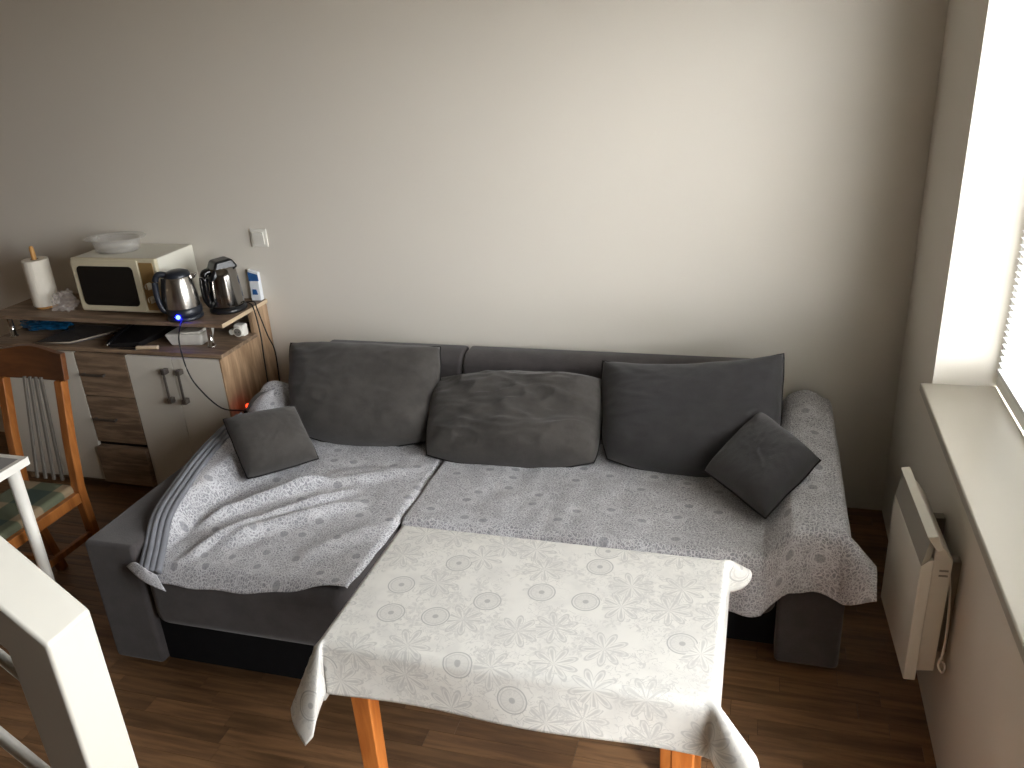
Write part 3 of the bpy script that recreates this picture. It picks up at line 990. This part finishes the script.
def drawer(z0, z1, pull):
    y_ = BY0 - 0.016 - pull
    d = obj('drawer', box(-3.055, -2.774, y_, BY0 + 0.002, z0, z1), 'oak', sb, bevel=0.0015)
    zz = z0 + (z1 - z0) * 0.52
    if not pull:
        b = bmesh.new()
        box(-3.03, -2.90, y_ - 0.022, y_ - 0.014, zz - 0.006, zz + 0.006, bm=b)
        for xx in (-3.026, -2.912):
            box(xx, xx + 0.008, y_ - 0.016, y_, zz - 0.005, zz + 0.005, bm=b)
        obj('handle', b, 'grip', d, bevel=0.002)
drawer(0.508, 0.723, 0)
drawer(0.262, 0.504, 0)
drawer(0.045, 0.240, 0.022)

# ------------------------------------------------------------------ things on the raised shelf
SH = 0.868
# microwave
mw = thing('microwave', 'cream microwave oven with a black glass door on the raised shelf', 'microwave', (-2.85, 3.24, SH))
mx0, mx1, my0, my1, mz0, mz1 = -3.085, -2.622, 3.09, 3.385, SH + 0.012, SH + 0.265
obj('casing', box(mx0, mx1, my0 + 0.03, my1, mz0, mz1), 'cream_side', mw, bevel=0.006)
obj('front_bezel', box(mx0 - 0.002, mx1 + 0.002, my0 + 0.008, my0 + 0.03, mz0 - 0.002, mz1 + 0.001), 'cream', mw, bevel=0.005)
def rrect(x0, x1, z0, z1, r, n=6):
    pts = []
    for cx, cz, a in ((x1 - r, z0 + r, -pi / 2), (x1 - r, z1 - r, 0), (x0 + r, z1 - r, pi / 2), (x0 + r, z0 + r, pi)):
        pts += [(cx + r * cos(a + pi / 2 * k / n), cz + r * sin(a + pi / 2 * k / n)) for k in range(n + 1)]
    return pts
dr = obj('door', prism(rrect(mx0 + 0.004, mx1 - 0.092, mz0 + 0.004, mz1 - 0.005, 0.012), 'y', my0, my0 + 0.009), 'cream', mw, bevel=0.002)
obj('door_window', prism(rrect(mx0 + 0.030, mx1 - 0.122, mz0 + 0.030, mz1 - 0.034, 0.022), 'y', my0 - 0.002, my0 + 0.002), 'door_glass', dr)
obj('control_panel', prism(rrect(mx1 - 0.086, mx1 - 0.014, mz0 + 0.012, mz1 - 0.016, 0.006), 'y', my0 + 0.004, my0 + 0.009), 'gold', mw)
for zz in (0.066, 0.130):
    k = bmesh.new()
    lathe([(0, 0.022), (0.013, 0.022), (0.0155, 0.018), (0.0165, 0.0), (0, 0)], (0, 0, 0), 20, bm=k)
    bmesh.ops.rotate(k, verts=k.verts[:], cent=(0, 0, 0), matrix=Matrix.Rotation(pi / 2, 3, 'X'))
    bmesh.ops.translate(k, verts=k.verts[:], vec=(mx1 - 0.048, my0 + 0.004, mz0 + zz))
    kn = obj('knob', k, 'cream_side', mw, smooth=True)
    obj('pointer', box(mx1 - 0.050, mx1 - 0.046, my0 - 0.021, my0 - 0.016, mz0 + zz - 0.013, mz0 + zz + 0.013), 'gold', kn)
for fx in (mx0 + 0.03, mx1 - 0.03):
    for fy in (my0 + 0.06, my1 - 0.04):
        obj('foot', lathe([(0, 0), (0.012, 0), (0.012, 0.014), (0, 0.014)], (fx, fy, SH), 12), 'black', mw)
# plastic bowl on the microwave
bw = thing('plastic_bowl', 'frosted clear plastic container with a wide rim on top of the microwave', 'container', (-2.935, 3.245, mz1))
obj('tub', lathe([(0.001, 0.003), (0.085, 0.003), (0.092, 0.008), (0.104, 0.060), (0.106, 0.060), (0.096, 0.006), (0.088, 0.0), (0.001, 0.0)], (-2.935, 3.245, mz1), 40, sx=1.15, sy=0.82), 'bowl', bw, smooth=True)
obj('rim', lathe([(0.104, 0.058), (0.134, 0.064), (0.136, 0.067), (0.104, 0.063), (0.104, 0.058)], (-2.935, 3.245, mz1), 40, sx=1.15, sy=0.82), 'bowl', bw, smooth=True)

# paper towel on a wooden holder
kr = thing('paper_towel_roll', 'white paper towel roll on an upright wooden rod at the end of the shelf', 'paper towel', (-3.365, 3.165, SH))
obj('holder_base', lathe([(0, 0), (0.05, 0), (0.05, 0.010), (0, 0.010)], (-3.365, 3.165, SH), 28), 'stick', kr)
rol = [(0.020, 0.012), (0.058, 0.012), (0.060, 0.016), (0.060, 0.234), (0.058, 0.238), (0.020, 0.238), (0.020, 0.012)]
obj('roll', lathe(rol, (-3.365, 3.165, SH), 36), 'paper', kr, smooth=False, bevel=0.0)
obj('core', lathe([(0.0198, 0.014), (0.0198, 0.2375), (0.0185, 0.2375), (0.0185, 0.014)], (-3.365, 3.165, SH), 24), 'oak', kr, smooth=True)
obj('rod', lathe([(0, 0.01), (0.011, 0.01), (0.011, 0.288), (0.008, 0.300), (0, 0.303)], (-3.365, 3.165, SH), 18), 'stick', kr, smooth=True)

# crumpled clear bag
def blob(c, r, seed, sq=(1, 1, 1), n=18, amp=0.28):
    bm = bmesh.new()
    bmesh.ops.create_icosphere(bm, subdivisions=4, radius=1.0)
    for v in bm.verts:
        d = v.co.normalized()
        k = 1 + amp * (abs(nz(d.x * 2.3 + seed, d.y * 2.3, d.z * 2.3)) * 1.4 - 0.3) + amp * 0.35 * nz(d.x * 6, d.y * 6 + seed, d.z * 6)
        v.co = Vector((c[0] + d.x * r * k * sq[0], c[1] + d.y * r * k * sq[1], max(c[2] + d.z * r * k * sq[2], c[2] - r * sq[2] * 0.82)))
    return bm
pb = obj('plastic_bag', blob((-3.205, 3.12, SH + 0.041), 0.058, 3.3, (0.95, 0.8, 0.86), amp=0.6), 'film', None, origin=(-3.205, 3.12, SH))
tag(pb, 'crumpled clear plastic bag between the paper towel and the microwave', 'bag')

# kettle with blue light
kx, ky = -2.505, 3.085
ke = thing('electric_kettle', 'brushed steel electric kettle with a dark handle and a glowing blue light', 'kettle', (kx, ky, SH))
obj('power_base', lathe([(0, 0), (0.078, 0), (0.080, 0.008), (0.076, 0.018), (0, 0.020)], (kx, ky, SH), 32), 'blue_black', ke, smooth=True)
obj('lower_band', lathe([(0.0, 0.020), (0.076, 0.020), (0.079, 0.030), (0.078, 0.056), (0.0745, 0.058), (0, 0.058)], (kx, ky, SH), 36), 'blue_black', ke, smooth=True)
obj('body', lathe([(0.0755, 0.056), (0.0755, 0.07), (0.073, 0.11), (0.067, 0.155), (0.058, 0.192), (0.055, 0.198), (0.0, 0.198)], (kx, ky, SH), 40), 'steel', ke, smooth=True)
obj('lid', lathe([(0.0565, 0.192), (0.057, 0.200), (0.050, 0.214), (0.030, 0.222), (0, 0.224)], (kx, ky, SH), 32), 'blue_black', ke, smooth=True)
hd = Vector((-0.80, -0.60, 0))
def kp(r, z):
    return (kx + hd.x * r, ky + hd.y * r, SH + z)
obj('handle', tube([kp(0.045, 0.205), kp(0.075, 0.212), kp(0.094, 0.190), kp(0.102, 0.140), kp(0.098, 0.085), kp(0.088, 0.050), kp(0.070, 0.040)], 0.0135, 12), 'blue_black', ke, smooth=True)
obj('grip_strip', tube([kp(0.060, 0.190), kp(0.068, 0.150), kp(0.075, 0.100), kp(0.076, 0.055)], 0.011, 10), 'black', ke, smooth=True)
obj('spout', hexa([(kx + 0.044, ky + 0.022, SH + 0.165), (kx + 0.066, ky + 0.030, SH + 0.180), (kx + 0.052, ky + 0.058, SH + 0.180), (kx + 0.026, ky + 0.050, SH + 0.165)],
                  [(kx + 0.030, ky + 0.014, SH + 0.200), (kx + 0.074, ky + 0.042, SH + 0.200), (kx + 0.066, ky + 0.058, SH + 0.200), (kx + 0.018, ky + 0.046, SH + 0.200)]), 'steel', ke, bevel=0.006)
le = bmesh.new()
bmesh.ops.create_uvsphere(le, u_segments=14, v_segments=10, radius=0.010)
bmesh.ops.translate(le, verts=le.verts[:], vec=(kx + 0.020, ky - 0.078, SH + 0.026))
obj('indicator_light', le, 'blue_led', ke, smooth=True)
obj('power_cord', tube([(kx + 0.03, ky - 0.068, SH + 0.006), (kx + 0.050, ky - 0.115, SH - 0.004), (-2.425, 2.905, 0.815), (-2.407, 2.895, 0.69), (-2.365, 2.893, 0.605), (-2.272, 2.895, 0.515), (-2.19, 2.93, 0.49), (-2.18, 3.0, 0.44)], 0.0032, 8), 'cable', ke, smooth=True)

# second, taller appliance
cx_, cy_ = -2.365, 3.215
k2 = thing('electric_kettle', 'tall chrome and glossy black kettle with a flat black lid, nearest the wall switch', 'kettle', (cx_, cy_, SH))
obj('power_base', lathe([(0, 0), (0.084, 0), (0.086, 0.010), (0.078, 0.024), (0, 0.024)], (cx_, cy_, SH), 32), 'black', k2, smooth=True)
obj('body', lathe([(0, 0.024), (0.0745, 0.024), (0.0765, 0.034), (0.0735, 0.09), (0.067, 0.16), (0.062, 0.205), (0.0, 0.206)], (cx_, cy_, SH), 40), 'dark_chrome', k2, smooth=True)
f2 = Vector((-0.55, -0.835, 0))
s2 = Vector((0.835, -0.55, 0))
def hp(r, s, z):
    v = Vector((cx_, cy_, SH + z)) + f2 * r + s2 * s
    return tuple(v)
obj('lid', hexa([hp(0.076, -0.048, 0.150), hp(0.076, 0.048, 0.150), hp(-0.066, 0.052, 0.200), hp(-0.066, -0.052, 0.200)],
                [hp(0.034, -0.044, 0.238), hp(0.034, 0.044, 0.238), hp(-0.042, 0.042, 0.242), hp(-0.042, -0.042, 0.242)]), 'black', k2, bevel=0.012, seg=3)
obj('handle', tube([hp(0.055, 0, 0.195), hp(0.080, 0, 0.190), hp(0.090, 0, 0.155), hp(0.092, 0, 0.105), hp(0.088, 0, 0.060), hp(0.076, 0, 0.036)], 0.021, 12, flat=0.75), 'black_gloss', k2, smooth=True)
obj('water_gauge', box(-0.010, 0.010, -0.004, 0.004, 0, 0.12), 'black', k2, bevel=0.003).matrix_local = Matrix.Translation((f2 * 0.060) + (s2 * 0.03) + Vector((0, 0, 0.05)))
for pts in ([(-2.345, 3.285, SH + 0.010), (-2.29, 3.275, SH + 0.012), (-2.245, 3.235, 0.862), (-2.232, 3.23, 0.741), (-2.228, 3.217, 0.62), (-2.215, 3.19, 0.46)],
            [(-2.325, 3.30, SH + 0.010), (-2.27, 3.285, SH + 0.016), (-2.235, 3.245, 0.866), (-2.205, 3.245, 0.738), (-2.20, 3.275, 0.64), (-2.19, 3.25, 0.47)]):
    obj('power_cord', tube(pts, 0.0032, 8), 'cable', k2, smooth=True)

# tissue pack against the wall
tp = thing('tissue_pack', 'small blue and white printed pack leaning on the wall behind the tall kettle', 'pack', (-2.302, 3.365, SH))
obj('pack', hexa([(-2.330, 3.352, SH), (-2.276, 3.352, SH), (-2.276, 3.380, SH), (-2.330, 3.380, SH)],
                 [(-2.332, 3.364, SH + 0.15), (-2.280, 3.364, SH + 0.135), (-2.280, 3.386, SH + 0.135), (-2.332, 3.386, SH + 0.15)]), 'tissue_white', tp, bevel=0.004)
obj('printed_band', hexa([(-2.331, 3.3595, SH + 0.095), (-2.279, 3.3595, SH + 0.095), (-2.279, 3.364, SH + 0.095), (-2.331, 3.364, SH + 0.095)],
                         [(-2.332, 3.3620, SH + 0.138), (-2.281, 3.3620, SH + 0.125), (-2.281, 3.366, SH + 0.125), (-2.332, 3.366, SH + 0.138)]), 'tissue_blue', tp)
obj('printed_corner', hexa([(-2.318, 3.3525, SH + 0.030), (-2.290, 3.3525, SH + 0.030), (-2.290, 3.357, SH + 0.030), (-2.318, 3.357, SH + 0.030)],
                           [(-2.316, 3.3545, SH + 0.055), (-2.296, 3.3545, SH + 0.055), (-2.296, 3.359, SH + 0.055), (-2.316, 3.359, SH + 0.055)]), 'tissue_blue', tp)

# ------------------------------------------------------------------ things under the raised shelf
so = thing('socket_adapter', 'white round socket adapter lying on the worktop under the shelf end', 'socket', (-2.335, 3.20, BZ))
def cyl_y(c, r, l, seg=24):
    b = lathe([(0, 0), (r, 0), (r, l), (0, l)], (0, 0, 0), seg)
    bmesh.ops.rotate(b, verts=b.verts[:], cent=(0, 0, 0), matrix=Matrix.Rotation(pi / 2, 3, 'X'))
    bmesh.ops.translate(b, verts=b.verts[:], vec=c)
    return b
obj('housing', box(-2.342, -2.288, 3.185, 3.225, BZ, BZ + 0.058), 'white_plastic', so, bevel=0.008)
obj('face', cyl_y((-2.312, 3.187, BZ + 0.027), 0.024, 0.016), 'white_plastic', so, bevel=0.002)
ring_ = obj('recess', cyl_y((-2.312, 3.1715, BZ + 0.027), 0.0185, 0.0012), 'slat_grey', so)
for dx in (-0.008, 0.008):
    obj('pin_hole', cyl_y((-2.312 + dx, 3.1706, BZ + 0.027), 0.003, 0.0012, 12), 'black', so)
obj('side_plug', cyl_y((-2.352, 3.20, BZ + 0.022), 0.014, 0.02), 'white_plastic', so, bevel=0.002)

tb = thing('plastic_tub', 'milky plastic box of white napkins under the shelf beside the chrome post', 'tub', (-2.49, 3.08, BZ))
obj('tub_body', hexa([(-2.575, 3.03, BZ), (-2.425, 3.05, BZ), (-2.432, 3.15, BZ), (-2.585, 3.13, BZ)],
                     [(-2.598, 3.018, BZ + 0.058), (-2.408, 3.042, BZ + 0.058), (-2.418, 3.162, BZ + 0.058), (-2.605, 3.142, BZ + 0.058)]), 'tub', tb, bevel=0.01, seg=3)
obj('napkins', hexa([(-2.535, 3.045, BZ + 0.012), (-2.435, 3.056, BZ + 0.012), (-2.440, 3.140, BZ + 0.012), (-2.54, 3.128, BZ + 0.012)],
                    [(-2.54, 3.040, BZ + 0.060), (-2.428, 3.054, BZ + 0.068), (-2.432, 3.146, BZ + 0.072), (-2.545, 3.132, BZ + 0.060)]), 'tub_fill', tb, bevel=0.006)

bg_ = obj('blue_bag', blob((-3.43, 3.185, BZ + 0.024), 0.075, 9.1, (1.9, 0.85, 0.36), amp=0.35), 'blue_bag', None, origin=(-3.43, 3.185, BZ))
tag(bg_, 'glossy blue plastic bag under the shelf below the paper towel', 'bag')

ty = thing('glass_board', 'grey cutting board with a pale rim lying under the shelf', 'board', (-3.15, 3.10, BZ))
obj('board', hexa([(-3.29, 2.962, BZ + 0.002), (-3.10, 2.985, BZ + 0.002), (-2.93, 3.21, BZ + 0.002), (-3.25, 3.22, BZ + 0.002)],
                  [(-3.29, 2.962, BZ + 0.010), (-3.10, 2.985, BZ + 0.010), (-2.93, 3.21, BZ + 0.014), (-3.25, 3.22, BZ + 0.014)]), 'tray_grey', ty, bevel=0.002)
obj('rim', tube([(-3.29, 2.960, BZ + 0.009), (-3.10, 2.983, BZ + 0.011), (-2.93, 3.21, BZ + 0.015)], 0.004, 8, smooth=False), 'tray_edge', ty, smooth=True)

dk = thing('baking_sheets', 'dark baking sheets with a turned-up edge stacked under the shelf below the microwave', 'tray', (-2.82, 3.1, BZ))
obj('sheet', hexa([(-2.86, 2.966, BZ), (-2.72, 2.990, BZ), (-2.69, 3.24, BZ), (-2.92, 3.24, BZ)],
                  [(-2.868, 2.960, BZ + 0.020), (-2.705, 2.985, BZ + 0.030), (-2.68, 3.24, BZ + 0.04), (-2.93, 3.24, BZ + 0.03)]), 'dark_tray', dk, bevel=0.004)
obj('rolled_edge', tube([(-2.868, 2.962, BZ + 0.018), (-2.90, 3.08, BZ + 0.028), (-2.925, 3.23, BZ + 0.034)], 0.011, 10), 'black_gloss', dk, smooth=True)
obj('rim_glint', tube([(-2.868, 2.959, BZ + 0.010), (-2.867, 2.957, BZ + 0.024)], 0.005, 8, smooth=False), 'chrome', dk, smooth=True)
kn = thing('bread_knife', 'knife with a wooden handle lying at the front of the worktop', 'knife', (-2.70, 2.985, BZ))
obj('blade', hexa([(-2.83, 2.956, BZ), (-2.72, 2.956, BZ), (-2.70, 2.978, BZ), (-2.80, 2.970, BZ)],
                  [(-2.83, 2.956, BZ + 0.002), (-2.72, 2.956, BZ + 0.003), (-2.70, 2.978, BZ + 0.003), (-2.80, 2.970, BZ + 0.002)]), 'steel', kn)
obj('handle', tube([(-2.715, 2.966, BZ + 0.009), (-2.66, 2.975, BZ + 0.010), (-2.61, 2.985, BZ + 0.009)], 0.009, 10), 'oak_edge', kn, smooth=True)

# power strip with red switch between sideboard and sofa, resting on the arm's rear end
ps = thing('power_strip', 'black power strip with a glowing red switch between the sideboard and the sofa', 'power strip', (-2.19, 3.06, 0.0))
obj('strip_body', hexa([(-2.222, 2.97, 0.40), (-2.150, 2.97, 0.40), (-2.150, 3.24, 0.40), (-2.222, 3.24, 0.40)],
                       [(-2.220, 2.97, 0.475), (-2.152, 2.97, 0.475), (-2.152, 3.24, 0.475), (-2.220, 3.24, 0.475)]), 'black', ps, bevel=0.008)
obj('stand', box(-2.215, -2.157, 2.99, 3.22, 0.0, 0.40), 'black', ps)
obj('red_switch', box(-2.222, -2.202, 3.000, 3.018, 0.470, 0.486), 'red_led', ps, bevel=0.003)
for yy in (3.13, 3.19):
    obj('plug', box(-2.215, -2.165, yy - 0.018, yy + 0.018, 0.470, 0.515), 'black', ps, bevel=0.008)

# ------------------------------------------------------------------ chair
ch = thing('dining_chair', 'amber beech dining chair with patchwork seat, pushed to the small white table', 'chair', (-2.66, 2.08, 0))
CR, CL = -2.498, -2.772
def post(x):
    # rear post: leg raked below the seat, back leaning above it
    b = bmesh.new()
    path = [(2.305, 0.0), (2.258, 0.25), (2.250, 0.45), (2.275, 0.66), (2.312, 0.882)]
    w = 0.018
    rings = []
    for y_, z_ in path:
        rings.append([b.verts.new((x + a, y_ + c, z_)) for a, c in ((-w, -w), (w, -w), (w, w), (-w, w))])
    for A, B in zip(rings, rings[1:]):
        for k in range(4):
            b.faces.new((A[k], A[(k + 1) % 4], B[(k + 1) % 4], B[k]))
    b.faces.new(rings[0][::-1]); b.faces.new(rings[-1])
    return b
obj('rear_post', post(CR), 'chair_wood', ch, bevel=0.004)
obj('rear_post', post(CL), 'chair_wood', ch, bevel=0.004)
# crest rail with a gentle crown
b = bmesh.new()
fr_, bk_ = [], []
N_ = 20
A, B = [], []
for k in range(N_ + 1):
    s = k / N_
    x = CL - 0.035 + (CR + 0.030 - CL + 0.035) * s
    top = 0.985 + 0.018 * sin(pi * s) ** 2 + 0.012 * cos(pi * 2 * s) * 0
    bot = 0.880 - 0.006 * sin(pi * s)
    bow = 0.020 * sin(pi * s)
    A.append([b.verts.new((x, 2.300 + bow, bot)), b.verts.new((x, 2.315 + bow, top)), b.verts.new((x, 2.340 + bow, top)), b.verts.new((x, 2.325 + bow, bot))])
for a_, b_ in zip(A, A[1:]):
    for k in range(4):
        b.faces.new((a_[k], a_[(k + 1) % 4], b_[(k + 1) % 4], b_[k]))
b.faces.new(A[0][::-1]); b.faces.new(A[-1])
obj('crest_rail', b, 'chair_rail', ch, bevel=0.004)
for k in range(4):
    xt = -2.672 + 0.026 * k
    xb = -2.702 + 0.041 * k
    obj('back_slat', hexa([(xb - 0.006, 2.258, 0.47), (xb + 0.006, 2.258, 0.47), (xb + 0.006, 2.268, 0.47), (xb - 0.006, 2.268, 0.47)],
                          [(xt - 0.006, 2.312, 0.885), (xt + 0.006, 2.312, 0.885), (xt + 0.006, 2.322, 0.885), (xt - 0.006, 2.322, 0.885)]), 'slat_grey', ch, bevel=0.002)
obj('seat_rail', box(CR - 0.014, CR + 0.014, 1.87, 2.24, 0.395, 0.440), 'chair_wood', ch, bevel=0.004)
obj('seat_rail', box(CL - 0.014, CL + 0.014, 1.87, 2.24, 0.395, 0.440), 'chair_wood', ch, bevel=0.004)
obj('seat_rail', box(CL + 0.016, CR - 0.016, 2.235, 2.255, 0.395, 0.440), 'chair_wood', ch, bevel=0.004)
obj('seat_rail', box(CL + 0.016, CR - 0.016, 1.865, 1.885, 0.395, 0.440), 'chair_wood', ch, bevel=0.004)
obj('seat_pad', box(CL + 0.008, CR - 0.008, 1.872, 2.250, 0.425, 0.468), 'plaid', ch, bevel=0.018, seg=4)
for x in (CR, CL):
    obj('front_leg', box(x - 0.017, x + 0.017, 1.845, 1.879, 0, 0.44), 'chair_wood', ch, bevel=0.004)
    obj('side_stretcher', box(x - 0.009, x + 0.009, 1.879, 2.248, 0.235, 0.262), 'chair_wood', ch, bevel=0.003)
obj('cross_stretcher', box(CL + 0.009, CR - 0.009, 2.05, 2.07, 0.238, 0.258), 'chair_wood', ch, bevel=0.003)

# ------------------------------------------------------------------ small white table
wt = thing('side_table', 'white square-edged table with a grey top and round legs at the left edge', 'table', (-2.75, 1.62, 0))
QX0, QX1, QY0, QY1, QZ = -3.15, -2.362, 1.27, 1.968, 0.75
bb_ = bmesh.new()
box(QX0, QX1, QY0, QY0 + 0.02, QZ - 0.028, QZ, bm=bb_)
box(QX0, QX1, QY1 - 0.02, QY1, QZ - 0.028, QZ, bm=bb_)
box(QX0, QX0 + 0.02, QY0 + 0.02, QY1 - 0.02, QZ - 0.028, QZ, bm=bb_)
box(QX1 - 0.02, QX1, QY0 + 0.02, QY1 - 0.02, QZ - 0.028, QZ, bm=bb_)
obj('top_frame', bb_, 'white_plastic', wt)
obj('top_panel', box(QX0 + 0.02, QX1 - 0.02, QY0 + 0.02, QY1 - 0.02, QZ - 0.026, QZ - 0.001), 'grey_top', wt)
for x in (QX0 + 0.045, QX1 - 0.040):
    for y in (QY0 + 0.045, QY1 - 0.040):
        obj('leg', lathe([(0, 0), (0.017, 0), (0.022, QZ - 0.028), (0, QZ - 0.028)], (x, y, 0), 20), 'white_plastic', wt, smooth=True)

# ------------------------------------------------------------------ stair railing
sr = thing('stair_railing', 'white painted stair railing with a square post in the near left corner', 'railing', (-1.15, 0.89, 0))
RX1, RX0, RY0, RY1 = -1.100, -1.195, 0.842, 0.943
SL = 0.93
def rz(x):
    return 1.10 + (RX1 - x) * SL
obj('newel_and_handrail', prism([(RX0, 0), (RX1, 0), (RX1, rz(RX1)), (-2.0, rz(-2.0)), (-2.0, rz(-2.0) - 0.115), (RX0, rz(RX0) - 0.115)], 'y', RY0, RY1), 'rail', sr, bevel=0.007, seg=3)
obj('newel_post', box(-2.09, -2.0, RY0, RY1, 0, rz(-2.0) + 0.03), 'rail', sr, bevel=0.007, seg=3)
for d, r in ((0.265, 0.0105), (0.545, 0.0125), (0.825, 0.0125)):
    obj('bar', tube([(RX0 + 0.005, 0.89, rz(RX0 + 0.005) - d), (-2.005, 0.89, rz(-2.005) - d)], r, 14, smooth=False), 'rail', sr, smooth=True)
